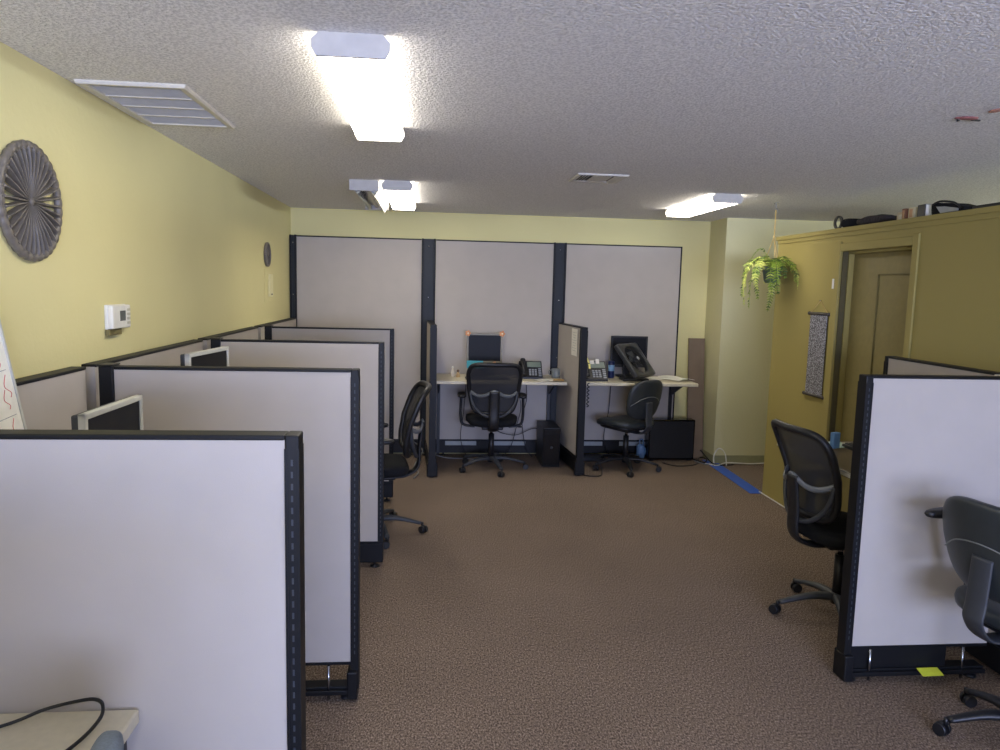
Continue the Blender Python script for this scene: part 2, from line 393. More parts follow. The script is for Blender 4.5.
# ------------------------------------------------------------------ things on the left wall
def wall_disc(label, y, z, R, th):
    t = thing('wall_medallion', label, 'wall decoration', (XL, y, z), 0, None)
    DM = mat('bronze_resin', (112, 106, 98), .45, noise=(30, .15))
    N = 34; n = N*6
    def lobe(k): return 1+.018*abs(math.sin(PI*k/6))
    mb = MB(); rg = []
    for rr, x in ((R*.90, .002), (R*.955, .002), (R*.965, .012), (R*.95, .02), (R*.86, .022), (R*.84, .014), (R*.84, .004)):
        rg.append([Vector((x+(.0012*abs(math.sin(PI*k/6)) if x > .01 else 0), math.cos(2*PI*k/n)*rr*(lobe(k) if rr > R*.87 else 1), math.sin(2*PI*k/n)*rr*(lobe(k) if rr > R*.87 else 1))) for k in range(n)])
    mb.rings(rg, closed=True); mb.build('scalloped_rim', DM, t)
    mb = MB(); sp = PI/N
    for k in range(N):
        a = 2*PI*k/N; rd = Vector((0, math.cos(a), math.sin(a))); tg = Vector((0, -math.sin(a), math.cos(a)))
        rows = []
        for q, fw, x in ((.03, 1, .014), (.2, 1, .018), (.42, .96, .022), (.55, .62, .025), (.7, .42, .026), (.82, .46, .026), (.88, .95, .024)):
            hw_ = q*R*sp*fw
            rows.append([rd*q*R-tg*hw_+Vector((.006, 0, 0)), rd*q*R-tg*hw_*.35+Vector((x*R/.2, 0, 0)), rd*q*R+tg*hw_*.35+Vector((x*R/.2, 0, 0)), rd*q*R+tg*hw_+Vector((.006, 0, 0))])
        mb.rings(rows, smooth=False)
    mb.build('spokes', DM, t)
    mb = MB(); mb.lathe((0, 0, 0), [(R*.06, .006), (R*.06, .018*R/.2), (R*.01, .02*R/.2)], axis='x', n=20); mb.build('hub', DM, t)
    return t
wall_disc('big dark pierced round medallion high on the left wall, near', 2.68, 1.958, .205, .02)
wall_disc('tiny dark round medallion on the left wall near the far corner', 6.36, 1.94, .103, .02)
t = thing('thermostat', 'ivory thermostat with small grey display on left wall', 'thermostat', (XL, 3.335, 1.545))
mb = MB(); mb.ab((0, -.097, -.052), (.014, .097, .052), bev=.004); mb.ab((.012, -.094, -.05), (.034, .094, .05), bev=.006); mb.build('case', WHT, t)
mb = MB(); mb.ab((.034, -.02, -.018), (.0352, .035, .026)); mb.build('display', mat('lcd_grey', (96, 100, 92), .3), t)
mb = MB()
for k in range(4): mb.ab((.034, .055, -.034+.019*k), (.0365, .085, -.023+.019*k), bev=.001)
mb.build('buttons', mat('ivory_button', (196, 192, 170), .5), t)
mb = MB(); mb.ab((.003, -.1, -.078), (.02, .03, -.052), bev=.003); mb.build('bracket', mat('dark_olive_paint', (116, 106, 62), .6), t)
t = thing('cover_plate', 'yellow-painted cover plate with a switch below the tiny medallion', 'cover plate', (XL, 6.43, 1.69))
MB().ab((0, -.15, -.14), (.004, .15, .13), bev=.0015).build('back_plate', WY, t)
mb = MB(); mb.ab((.004, -.02, -.1), (.014, .13, .09), bev=.003); mb.build('cover', mat('pale_yellow_plate', (236, 228, 176), .5), t)
mb = MB(); mb.ab((.014, .05, -.085), (.02, .075, -.075)); mb.build('latch', DGR, t)

# ------------------------------------------------------------------ cubicle partitions
def partition(name, label, loc, rz, L, h=1.375, T=.055, zb=.16, left=True, right=True, base='open', cat='cubicle partition', group=None, pw=.034, slots=True, slotside=-1):
    t = thing(name, label, cat, loc, rz, group)
    x0 = pw if left else 0; x1 = L-(pw if right else 0)
    mb = MB(); mb.ab((x0, -T/2+.004, zb), (x1, T/2-.004, h-.01)); mb.build('fabric_panel', FAB, t)
    mb = MB(); mb.ab((x0, -T/2, h-.012), (x1, T/2, h), bev=.003); mb.build('top_trim', TRIM, t)
    mb = MB(); mb.ab((x0, -T/2, zb-.012), (x1, T/2, zb), bev=.001); mb.build('bottom_trim', TRIM, t)
    for on, a, b, sd in ((left, 0, pw, -1), (right, L-pw, L, 1)):
        if not on: continue
        q = MB(); q.ab((a, -T/2-.002, .05), (b, T/2+.002, h), bev=.004)
        if slots:
            q.m(1)
            k = 0; z = .2
            xm = (a+b)/2
            while z < h-.06:
                q.ab((xm-.0022, -T/2-.0028, z), (xm+.0022, T/2+.0028, z+.014)); z += .027
        q.m(0); q.ab((a-.0005, -T/2-.0035, .05), (a+.005, T/2+.0035, h-.03)); q.ab((b-.005, -T/2-.0035, .05), (b+.0005, T/2+.0035, h-.03))
        q.build('end_post', [TRIM, SLOT], t)
    if base == 'open':
        q = MB(); q.ab((.01, -.03, .035), (L-.01, .03, .06), bev=.003); q.ab((.01, -.045, .03), (L-.01, -.03, .05), bev=.003)
        if L > .6: q.ab((0.02, -.02, .06), (L*.72, .02, zb-.012))
        q.build('base_rail', TRIM, t)
        q = MB()
        for x in (.12, L-.12): q.cyl((x, -.034, .01), (x, -.034, zb-.01), .006, n=8)
        q.build('levelling_rod', CHR, t)
    else:
        q = MB(); q.ab((.0, -.036, .035), (L, .036, zb-.018), bev=.004); q.ab((0, -.04, zb-.022), (L, .04, zb-.012), bev=.002); q.build('base_raceway', [TRIM], t)
    for x in (.05, L-.05):
        q = MB(); q.lathe((x, 0, 0), [(.028, 0), (.026, .008), (.008, .014), (.008, .05)], n=14); q.build('levelling_foot', BLK, t)
    for on, x in ((left, pw/2+.01), (right, L-pw/2)):
        if on and (base == 'open' or cat == 'desk divider'):
            q = MB(); q.ab((x-.03, -.05, .01), (x+.012, .045, .13), bev=.006); q.build('post_shoe', TRIM, t)
    return t
XS = -1.285
# left run along the wall (three lengths between the fins), with black junction posts
runs = [(0.33, 1.60, 'low grey partition along the left wall, nearest length behind the whiteboard'),
        (1.69, 2.90, 'low grey partition along the left wall beside the first monitor'),
        (2.98, 4.35, 'low grey partition along the left wall beside the second monitor'),
        (4.43, 5.74, 'low grey partition along the left wall, third length from camera'),
        (5.83, 7.35, 'low grey partition along the left wall, farthest short length before the corner')]
for i, (a, b, lb) in enumerate(runs):
    partition('cubicle_partition', lb, (XS-.028, a, 0), PI/2, b-a, base='closed', left=False, right=False)
FY = [1.645, 2.94, 4.39, 5.785]
XE = [-.28, -.272, -.262, -.27]
FL = ['nearest low grey partition across the lower left foreground',
      'second low grey partition on the left, with the first monitor before it',
      'third low grey partition on the left, beside the mesh chair',
      'farthest low taupe partition on the left with a dark rounded end']
for i, (y, xe, lb) in enumerate(zip(FY, XE, FL)):
    t = thing('partition_post', ['black slotted corner post behind the nearest left partition', 'black slotted corner post where the second left partition meets the wall run',
               'black corner post where the third left partition meets the wall run', 'black corner post where the farthest left partition meets the wall run'][i], 'post', (XS+.065, y, 0))
    q = MB(); q.ab((-.026, -.036, .03), (.026, .036, 1.377), bev=.004); q.build('post', TRIM, t)
    q = MB(); q.ab((-.028, -.038, 1.377), (.028, .038, 1.383), bev=.003); q.build('cap', BLK, t)
    q = MB(); q.lathe((0, 0, 0), [(.03, 0), (.026, .01), (.01, .014), (.01, .04)], n=14); q.build('foot', BLK, t)
    partition('cubicle_partition', lb, (XS+.092, y, 0), 0, xe-XS-.092, left=False, pw=.031, base='open' if i < 2 else 'closed', zb=.165)
# unseen neighbour row behind the camera position
partition('cubicle_partition', 'low grey partition just behind the camera on the left', (XS+.006, .28, 0), 0, 1.0, left=False)

# tall panels on the back wall
YBP = 7.40
TW = .05
tall = [(-1.285, -.082, 'tall grey fabric partition left of the desks, in the far corner'),
        (.06, 1.232, 'tall grey fabric partition behind the mesh chair desk'),
        (1.366, 2.548, 'tall grey fabric partition behind the desk with the fan')]
for a, b, lb in tall:
    t = thing('tall_partition', lb, 'tall partition', (a, YBP, 0), 0)
    L = b-a
    MB().ab((0, -.02, .17), (L, .025, 2.16)).build('fabric_panel', FAB, t)
    q = MB(); q.ab((0, -.026, 2.158), (L, .028, 2.17), bev=.002); q.build('top_trim', TRIM, t)
    q = MB()
    if b > 2: q.ab((L-.008, -.026, .17), (L+.006, .028, 2.17), bev=.002)
    if b > 2: q.build('end_trim', TRIM, t); q = MB()
    q.ab((0, -.026, .158), (L, .028, .17)); q.build('bottom_trim', TRIM, t)
    q = MB(); q.ab((0, -.034, .03), (L, .03, .158), bev=.003); q.m(1)
    for u0, u1 in ((.1, .37), (.52, .8)):
        if a > -1: q.ab((L*u0, -.04, .112), (L*u1, -.034, .155), bev=.002)
    q.build('base_raceway', [TRIM, mat('raceway_cover', (150, 156, 156), .5)], t)
    for x in (.1, L-.1):
        q = MB(); q.lathe((x, 0, 0), [(.025, 0), (.025, .01), (.008, .014), (.008, .035)], n=12); q.build('levelling_foot', BLK, t)
for x0, x1, lb in ((-1.352, -1.287, 'dark upright post of the tall partitions at the left corner'), (-.08, .058, 'wide dark upright post between the left and middle tall partitions'), (1.234, 1.364, 'wide dark upright post between the middle and right tall partitions')):
    t = thing('partition_post', lb, 'post', ((x0+x1)/2, YBP, 0)); w2 = (x1-x0)/2
    q = MB(); q.ab((-w2, -.028, .03), (-w2+.02, .028, 2.175), bev=.003); q.ab((w2-.02, -.028, .03), (w2, .028, 2.175), bev=.003); q.build('upright', TRIM, t)
    q = MB(); q.ab((-w2+.02, -.022, .03), (w2-.02, .024, 2.172), bev=.002); q.m(1)
    for z in (.9, 1.02, 1.6, 2.1): q.lathe((0, -.022, z), [(.007, 0), (.006, -.004), (.001, -.005)], n=10, axis='y')
    q.build('infill_strip', [TRIMT, CHR], t)
    q = MB(); q.lathe((0, 0, 0), [(.03, 0), (.03, .01), (.01, .015), (.01, .035)], n=12); q.build('foot', BLK, t)
# desk dividers
DV = dict(h=1.375, zb=.18, pw=.05, base='closed')
partition('desk_divider', 'low divider left of the mesh chair desk, seen edge-on', (.042, 6.49, 0), PI/2+.045, .88, left=True, right=False, cat='desk divider', T=.052, slots=False, **DV)
partition('desk_divider', 'low grey divider between the two far desks, paper taped on it', (1.40, 6.54, 0), PI/2+math.atan2(.07, .84), .83, left=True, right=False, cat='desk divider', T=.056, slots=False, **DV)
# right-hand partitions
partition('cubicle_partition', 'large bluish-lit low partition on the right with slotted black end', (1.848, 2.965, 0), 0, .68, right=False, pw=.033, zb=.165)
partition('cubicle_partition', 'low grey partition running beside the mustard wall, above right chairs', (2.565, .9, 0), PI/2-.02, 3.07, base='closed', zb=.165, pw=.03, slots=False)

# ------------------------------------------------------------------ desks
def desk_top(label, x0, x1, y0, y1, z, m=LAM, name='desk', legs='bracket', th=.032, mount='back'):
    t = thing(name, label, 'desk', ((x0+x1)/2, (y0+y1)/2, 0)); a = (x1-x0)/2; b = (y1-y0)/2
    q = MB(); q.ab((-a, -b, z-th), (a, b, z), bev=.005); q.build('worktop', m, t)
    if legs == 'bracket':
        for x in (-a+.03, a-.08):
            q = MB(); q.prism([(b-.01, z-th), (-b+.2, z-th), (-b+.2, z-th-.02), (b-.04, z-th-.16), (b-.01, z-th-.16)], x-.006, x+.006, 'x'); q.ab((x-.015, b-.03, .03), (x+.015, b-.005, z-th)); q.build('support_bracket', BLK, t)
    elif legs == 'side':
        for y in (-b+.05, b-.05):
            q = MB(); q.prism([(a-.005, z-th), (-a+.2, z-th), (-a+.2, z-th-.02), (a-.03, z-th-.16), (a-.005, z-th-.16)], y-.006, y+.006, 'y'); q.build('support_bracket', BLK, t)
    else:
        for x, y in ((-a+.04, -b+.04), (a-.04, -b+.04), (-a+.04, b-.04), (a-.04, b-.04)):
            q = MB(); q.box((x, y, (z-th)/2), (.04, .04, z-th), bev=.004); q.build('leg', BLK, t)
    return t
ZD = .845
desk_top('beige desk under the dark monitor, mesh chair pushed up to it', .075, 1.30, 6.78, 7.36, ZD)
desk_top('beige desk under the tilted black fan, grey task chair before it', 1.455, 2.575, 6.78, 7.36, ZD)
desk_top('cream desk corner in the lower left foreground', -1.25, -.632, .9, 1.612, .755, legs='leg')
desk_top('cream desk under the silver monitor between first and second left partitions', -1.24, -.62, 1.75, 2.86, ZD, legs='leg')
desk_top('cream desk under the silver monitor between second and third left partitions', -1.24, -.62, 3.05, 4.3, ZD, legs='leg')
t = desk_top('dark brown desk end beyond the right partition', 2.045, 2.515, 3.03, 4.08, .855, LAMD, legs='side')
q = MB(); q.ab((-.2355, -.524, .829), (-.2345, .524, .848)); q.ab((-.2365, -.524, .85), (-.2345, .524, .8535)); q.build('edge_strip', mat('pale_edge', (220, 214, 196), .4), t)

# ------------------------------------------------------------------ monitors
def monitor(label, loc, rz, w, h, zb, bez, body, tilt=0, name='monitor', stand=True):
    """screen faces local -Y; zb = height of lower screen edge above base"""
    t = thing(name, label, 'monitor', loc, rz)
    T = Matrix.Translation((0, 0, zb+h/2)) @ Matrix.Rotation(tilt, 4, 'X')
    q = MB(); b = .018
    for a, c in (((-w/2, -h/2), (w/2, -h/2+b*1.4)), ((-w/2, h/2-b), (w/2, h/2)), ((-w/2, -h/2), (-w/2+b, h/2)), ((w/2-b, -h/2), (w/2, h/2))):
        q.ab((a[0], -.022, a[1]), (c[0], 0, c[1]), bev=.003)
    q.xf(T).build('bezel', bez, t)
    q = MB(); q.ab((-w/2+b, -.016, -h/2+b*1.4), (w/2-b, -.004, h/2-b)); q.xf(T).build('screen', SCRN, t)
    q = MB(); q.ab((-w/2+.004, 0, -h/2+.004), (w/2-.004, .022, h/2-.004), bev=.006); q.ab((-w*.3, .02, -h*.32), (w*.3, .05, h*.32), bev=.01); q.xf(T).build('back_case', body, t)
    q = MB(); q.box((0, .06, (zb+h*.45)/2), (.07, .022, zb+h*.45), bev=.005); q.build('stand', body, t)
    q = MB(); q.sell((0, .03, .009), (.12, .09, .009), .4, .6); q.build('foot', body, t)
    return t
monitor('silver-framed monitor rising behind the nearest left partition', (-1.0, 2.40, ZD), PI/2-.03, .40, .32, .15, SILV, DGR)
monitor('silver-framed monitor rising behind the second left partition', (-1.0, 3.42, ZD), PI/2-.13, .42, .33, .225, SILV, DGR)
mA = monitor('dark monitor with orange ornaments on its corners', (.545, 7.2, ZD), 0, .35, .295, .125, mat('brass_grey_bezel', (128, 122, 106), .4), BLK)
OR = mat('orange_ornament', (214, 150, 104), .6)
for x, z in ((-.165, .42), (.17, .42), (.10, .13)):
    t = thing('corner_ornament', {-.165: 'small orange flower ornament on the top left corner of dark monitor', .17: 'small orange flower ornament on the top right corner of dark monitor', .10: 'small pale orange ornament on the lower edge of the dark monitor'}[x], 'ornament', (.545+x, 7.172, ZD+z), 0, 'monitor ornaments')
    s_ = 1 if z > .3 else .6
    q = MB()
    for k in range(5):
        a = 2*PI*k/5; q.sell((math.cos(a)*.018*s_, 0, math.sin(a)*.018*s_), (.012*s_, .005, .012*s_), 1, 1, 10, 6)
    q.build('petals', OR, t)
    q = MB(); q.sell((0, -.004, 0), (.009*s_, .006, .009*s_), 1, 1, 10, 6); q.build('centre', mat('cream_dot', (236, 220, 190), .6), t)
q = MB()
for k in range(3): q.box((.0+.001*k, -.0015*k, -.0005*k), (.16-.004*k, .0012, .075), Euler((.05*k, 0, .01*k)))
o = q.build('sticky_note_pad', mat('cyan_note', (88, 190, 214), .7)); o.location = (.452, 7.168, ZD+.115); tag(o, 'cyan sticky notes along the lower edge of the dark monitor', 'sticky notes')
mB = monitor('dark monitor standing behind the tilted fan', (2.015, 7.275, ZD), -.03, .375, .315, .1, BLK, BLK)
# ------------------------------------------------------------------ phones
def phone(label, loc, rz, notes=False):
    t = thing('desk_phone', label, 'desk phone', loc, rz)
    tilt = Matrix.Rotation(.85, 4, 'X')
    q = MB(); q.prism([(-.09, 0), (.09, 0), (.09, .02), (.055, .16), (.035, .16), (-.09, .018)], -.11, .11, 'x'); q.build('base', BLK, t)
    # face runs from (-.09,.018) to (.035,.16)
    ang = math.atan2(.142, .125); FM = Matrix.Translation((0, -.09, .018)) @ Matrix.Rotation(ang, 4, 'X')
    q = MB(); q.ab((-.035, .118, .0), (.1, .178, .006), bev=.002); q.xf(FM).build('display', mat('phone_lcd', (120, 132, 120), .3), t)
    q = MB()
    for i in range(3):
        for j in range(4): q.ab((-.02+.028*i, .02+.02*j, 0), (.0+.028*i, .033+.02*j, .006), bev=.001)
    for j in range(5): q.ab((.072, .012+.02*j, 0), (.1, .024+.02*j, .006), bev=.001)
    q.xf(FM).build('keypad', mat('key_grey', (150, 154, 158), .5), t)
    hs = MB(); hs.sell((-.078, .165, .035), (.026, .03, .022), .7, .6); hs.sell((-.078, .03, .035), (.026, .03, .022), .7, .6)
    hs.tube(spl([(-.078, .165, .042), (-.078, .1, .058), (-.078, .03, .042)]), .018, 10); hs.xf(FM).build('handset', BLK, t)
    q = MB(); pts = []
    for k in range(90):
        u = k/89; a = u*2*PI*14
        pts.append((-.115+math.cos(a)*.008-.01*math.sin(u*PI), -.06+.1*u+math.sin(a)*.003, .012+.01*math.sin(u*PI)+abs(math.sin(a))*.008))
    q.tube(pts, .0025, 5); q.build('handset_cord', BLK, t)
    if notes:
        q = MB(); q.box((-.075, .16, .055), (.05, .06, .002), Euler((.0, .1, .2))); q.box((-.07, .09, .066), (.045, .05, .002), Euler((0, -.1, -.1))); q.xf(FM).build('sticky_note', mat('yellow_note', (232, 222, 130), .7), t)
        q = MB(); q.box((-.01, .17, .012), (.04, .035, .002), Euler((.1, .1, .1))); q.box((.04, .18, .012), (.03, .05, .002), Euler((0, -.1, -.1))); q.xf(FM).build('sticky_note', PAPER, t)
    return t
phone('black desk phone on the mesh chair desk, right of dark monitor', (.99, 7.08, ZD), .0)
_p = phone('black desk phone covered in yellow notes on the fan desk', (1.585, 6.96, ZD), .05, True); _p.scale = (1.12, 1.12, 1.12)
# ------------------------------------------------------------------ small desk things
q = MB(); q.lathe((0, 0, 0), [(.018, 0), (.02, .03), (.012, .06), (.008, .07), (.008, .085)], n=14); q.m(1).lathe((0, 0, 0), [(.0095, .085), (.0095, .1), (.004, .102)], n=12)
o = q.build('glue_bottle', [mat('cream_bottle', (226, 214, 190), .4), WHT]); o.location = (.235, 7.12, ZD); tag(o, 'small white bottle left of the dark monitor', 'bottle')
q = MB(); q.lathe((0, 0, 0), [(.018, 0), (.02, .02), (.014, .035), (.01, .05)], n=14); q.m(1).sell((0, 0, .06), (.013, .013, .014), 1, 1, 12, 8)
o = q.build('figurine', [mat('tan_figurine', (176, 148, 104), .5), mat('brown_figurine', (110, 80, 60), .5)]); o.location = (.285, 7.08, ZD); tag(o, 'tiny tan figurine between white bottle and dark monitor', 'figurine')
t = thing('keyboard', 'black keyboard behind the mesh chair back', 'keyboard', (.56, 6.93, ZD), .03)
q = MB(); q.box((0, 0, .008), (.42, .14, .016), bev=.004); q.build('case', BLK, t)
q = MB()
for i in range(15):
    for j in range(5): q.box((-.19+.027*i, -.048+.024*j, .018), (.022, .019, .006), bev=.001)
q.build('keys', DGR, t)
q = MB(); q.box((0, 0, .006), (.14, .1, .012), bev=.002); q.m(1).box((.0, 0, .013), (.12, .085, .002))
o = q.build('notebook', [mat('green_cover', (150, 160, 74), .7), mat('green_page', (196, 200, 120), .7)]); o.location = (.64, 7.06, ZD); o.rotation_euler = (0, 0, .2); tag(o, 'small yellow-green notebook seen through the mesh chair back', 'notebook')
t = thing('mug', 'grey mug on the mesh chair desk by the divider', 'mug', (1.25, 7.13, ZD))
q = MB(); q.lathe((0, 0, 0), [(.036, 0), (.042, .01), (.043, .09), (.039, .09), (.038, .012), (.002, .01)], n=24); q.build('cup', mat('mug_grey', (120, 126, 124), .35), t)
q = MB(); q.tube(spl([(-.04, 0, .075), (-.066, 0, .07), (-.068, 0, .04), (-.042, 0, .022)]), .005, 8); q.build('handle', mat('mug_grey', (120, 126, 124), .35), t)
def sheet(label, loc, rz, wd, ln, col=None, name='paper_sheet', grp=None, curl=.0):
    q = MB(); n = 6; rows = []
    for i in range(n+1):
        u = i/n; z = .0012+curl*math.sin(u*PI)
        rows.append([Vector((-wd/2+wd*u, -ln/2, z)), Vector((-wd/2+wd*u, ln/2, z)), Vector((-wd/2+wd*u, ln/2, z+.0015)), Vector((-wd/2+wd*u, -ln/2, z+.0015))])
    q.rings(rows, smooth=False); o = q.build(name, col or PAPER); o.location = loc; o.rotation_euler = (0, 0, rz)
    return tag(o, label, 'paper', grp)
sheet('white sheet beside the mug on the mesh chair desk', (1.13, 6.9, ZD), .35, .21, .16, curl=.004)
sheet('tan sheet at the right front corner of mesh chair desk', (1.235, 6.87, ZD+.006), -.25, .1, .13, mat('tan_paper', (206, 170, 110), .8), curl=.002)
for k, (x, y, a, lb) in enumerate(((2.32, 7.12, .2, 'white sheet beside the fan foot, left in the loose papers'), (2.42, 7.2, -.3, 'white curled sheet in the middle of the loose papers by the fan'), (2.47, 7.02, .45, 'white sheet at the right end of the fan desk'))):
    sheet(lb, (x, y, ZD+.004*k), a, .216, .2, grp='loose papers on the fan desk', curl=.008+.004*k)
# paper taped to divider
q = MB(); q.box((0, 0, 0), (.0015, .2, .25), Euler((0, .0, -.02))); q.m(1)
for k in range(8): q.box((-.0012, .0, .09-.024*k), (.0006, .15-.03*(k % 3), .004), Euler((0, 0, -.02)))
o = q.build('notice_sheet', [PAPER, mat('faint_ink', (190, 190, 186), .8)]); o.location = (1.349, 6.75, 1.225); o.rotation_euler = (0, 0, math.atan2(.07, .84)); tag(o, 'white paper notice taped on the divider between far desks', 'paper')
# fan
t = thing('desk_fan', 'black square fan tilted on the right far desk', 'fan', (2.0, 6.97, ZD), 0)
_ax = Vector((.25, .25, 0)).normalized(); _az = -Vector((.21, -.15, -.31)); _az = (_az-_ax*_az.dot(_ax)).normalized(); _ay = _az.cross(_ax)
FT = Matrix.Translation((.0, .0, .2)) @ Matrix(((_ax.x, _ay.x, _az.x, 0), (_ax.y, _ay.y, _az.y, 0), (_ax.z, _ay.z, _az.z, 0), (0, 0, 0, 1)))
S = .19
q = MB(); n = 48
def sq(a, s, e=.09):
    c, s_ = math.cos(a), math.sin(a); return (s*math.copysign(abs(c)**e, c), s*math.copysign(abs(s_)**e, s_))
rg = []
for y, s, circ in ((-.02, S*.98, 0), (-.015, S, 0), (.02, S, 0), (.025, S*.97, 0), (.025, S*.82, 1), (-.01, S*.82, 1), (-.02, S*.84, 1)):
    row = []
    for k in range(n):
        a = 2*PI*k/n
        if circ: row.append(Vector((s*math.cos(a), y, s*math.sin(a))))
        else: x_, z_ = sq(a, s); row.append(Vector((x_, y, z_)))
    rg.append(row)
q.rings(rg, closed=True); q.xf(FT).build('housing', mat('fan_charcoal', (54, 56, 58), .3), t)
q = MB()
for k in range(40):
    a = 2*PI*k/40; a2 = a+.5
    q.tube([(math.cos(a)*.03, -.034, math.sin(a)*.03), (math.cos(a+.25)*.095, -.036, math.sin(a+.25)*.095), (math.cos(a2)*S*.83, -.016, math.sin(a2)*S*.83)], .0012, 4)
for rr in (.05, .08): q.tube([(math.cos(2*PI*k/32)*rr, -.03, math.sin(2*PI*k/32)*rr) for k in range(32)], .0012, 4, closed=True)
q.xf(FT).build('grille', BLK, t)
q = MB(); q.lathe((0, -.028, 0), [(.03, .006), (.03, -.004), (.026, -.008), (.002, -.009)], axis='y'); q.xf(FT).build('grille_hub', DGR, t)
q = MB(); q.lathe((0, -.036, 0), [(.019, .0), (.017, -.003), (.002, -.0035)], axis='y'); q.xf(FT).build('badge', SILV, t)
q = MB()
for k in range(5):
    a = 2*PI*k/5
    p = [Vector((math.cos(a+da)*rr, y, math.sin(a+da)*rr)) for da, rr, y in ((0, .02, -.008), (.15, .1, -.012), (.75, .112, .014), (.9, .02, .01))]
    q.rings([p, [v+Vector((0, .003, 0)) for v in p]], smooth=False)
q.cyl((0, -.012, 0), (0, .03, 0), .026); q.xf(FT).build('blades', DGR, t)
q = MB(); q.box((0, .02, .012), (.26, .16, .024), bev=.01); q.build('foot', BLK, t)
for s_ in (-1, 1):
    q = MB(); q.tube(spl([(s_*.08, .04, .02), (s_*.07-.03, .07, .1), (s_*.05-.03, .06, .2)]), .01, 8); q.build('yoke_arm', BLK, t)
q = MB(); q.lathe((0, 0, 0), [(.03, 0), (.032, .004), (.032, .16), (.026, .17)], n=18); q.m(1).lathe((0, 0, 0), [(.0325, .07), (.0325, .13)], n=18)
o = q.build('drink_can', [mat('navy_can', (26, 40, 84), .3), mat('pale_label', (150, 190, 214), .4)]); o.location = (1.815, 7.17, ZD); tag(o, 'dark blue canister with pale label left of the fan', 'can')
q = MB(); q.box((0, 0, .035), (.06, .06, .07), bev=.003); q.m(1).box((0, -.0305, .035), (.04, .001, .03))
o = q.build('small_carton', [mat('carton_grey', (168, 164, 156), .7), PAPER]); o.location = (1.755, 7.27, ZD); tag(o, 'small pale carton between notes-covered phone and monitor', 'carton')

# ------------------------------------------------------------------ on the floor, far end
t = thing('desktop_computer', 'black tower computer on the floor by the divider', 'computer', (1.185, 7.07, 0), .0)
q = MB(); q.ab((-.085, -.2, .01), (.085, .2, .39), bev=.006); q.build('case', BLK, t)
q = MB(); q.ab((-.08, -.208, .02), (.08, -.198, .38), bev=.004); q.ab((-.07, -.212, .30), (.07, -.206, .33)); q.ab((-.07, -.212, .34), (.07, -.206, .365)); q.build('front_bezel', BLKG, t)
q = MB(); q.lathe((0, -.208, .2), [(.014, 0), (.012, -.004), (.002, -.005)], axis='y'); q.build('power_button', DGR, t)
q = MB()
for x in (-.06, .06): q.ab((x-.02, -.15, 0), (x+.02, .15, .012))
q.build('feet', BLK, t)
t = thing('floor_heater', 'large flat black box on the floor under the fan desk', 'box', (2.47, 7.22, 0), 0)
q = MB(); q.ab((-.24, -.06, .012), (.24, .06, .425), bev=.008); q.build('case', BLKG, t)
q = MB(); q.ab((-.225, -.066, .03), (.225, -.058, .41), bev=.003); q.build('front_panel', BLK, t)
q = MB()
for x in (-.2, .2): q.ab((x-.02, -.05, 0), (x+.02, .05, .014))
q.build('feet', BLK, t)
q = MB(); q.ab((-.085, -.011, 0), (.085, .011, 1.245), bev=.002)
o = q.build('brown_board', mat('brown_board', (118, 102, 86), .7, noise=(8, .08))); o.location = (2.765, 7.28, 0.002); o.rotation_euler = (-.10, 0, 0); tag(o, 'tall narrow brown board leaning in the far right corner', 'board')
def cable(label, pts, rad, m, name='cable', k=8, grp=None):
    q = MB(); q.tube(spl(pts, k), rad, 6); o = q.build(name, m); return tag(o, label, 'cable', grp)
CB = mat('black_cable', (20, 20, 22), .5); CW = mat('white_cable', (226, 224, 214), .5); CG = mat('grey_cable', (130, 130, 128), .5)
cable('black cable hanging from mesh chair desk, left of the chair', [(.38, 7.33, .8), (.36, 7.3, .5), (.33, 7.28, .2), (.4, 7.2, .01)], .004, CB)
cable('long black cable looping under mesh chair desk toward the computer', [(.5, 7.33, .8), (.62, 7.3, .35), (.85, 7.26, .24), (1.05, 7.29, .3), (1.15, 7.28, .3)], .004, CB)
cable('thin black cable hanging straight below the first desk phone', [(.98, 7.33, .81), (.99, 7.3, .6), (.95, 7.31, .4), (.99, 7.3, .12), (1.06, 7.3, .01)], .004, CB)
cable('second thin black cable curving behind the mesh chair', [(.86, 7.33, .81), (.93, 7.28, .55), (.9, 7.3, .35), (.83, 7.28, .1), (.7, 7.2, .008)], .004, CB)
cable('thin grey cable across the floor left of mesh chair base', [(.08, 7.2, .05), (.2, 7.15, .03), (.4, 7.12, .03), (.5, 7.15, .01)], .005, CG)
cable('coiled phone cord hanging beside the divider on the fan desk', [(1.50+.012*math.cos(k*2.1), 6.772+.0*k, .84-.012*k) for k in range(20)], .005, CB, k=3)
cable('black cable hanging below the fan desk, behind the task chair', [(1.86, 7.33, .81), (1.84, 7.3, .5), (1.8, 7.3, .2), (1.86, 7.2, .01)], .004, CB)
cable('black cable lying on the carpet before the divider foot', [(1.43, 6.58, .006), (1.5, 6.53, .006), (1.6, 6.55, .006), (1.66, 6.75, .006), (1.7, 7.0, .006)], .005, CB)
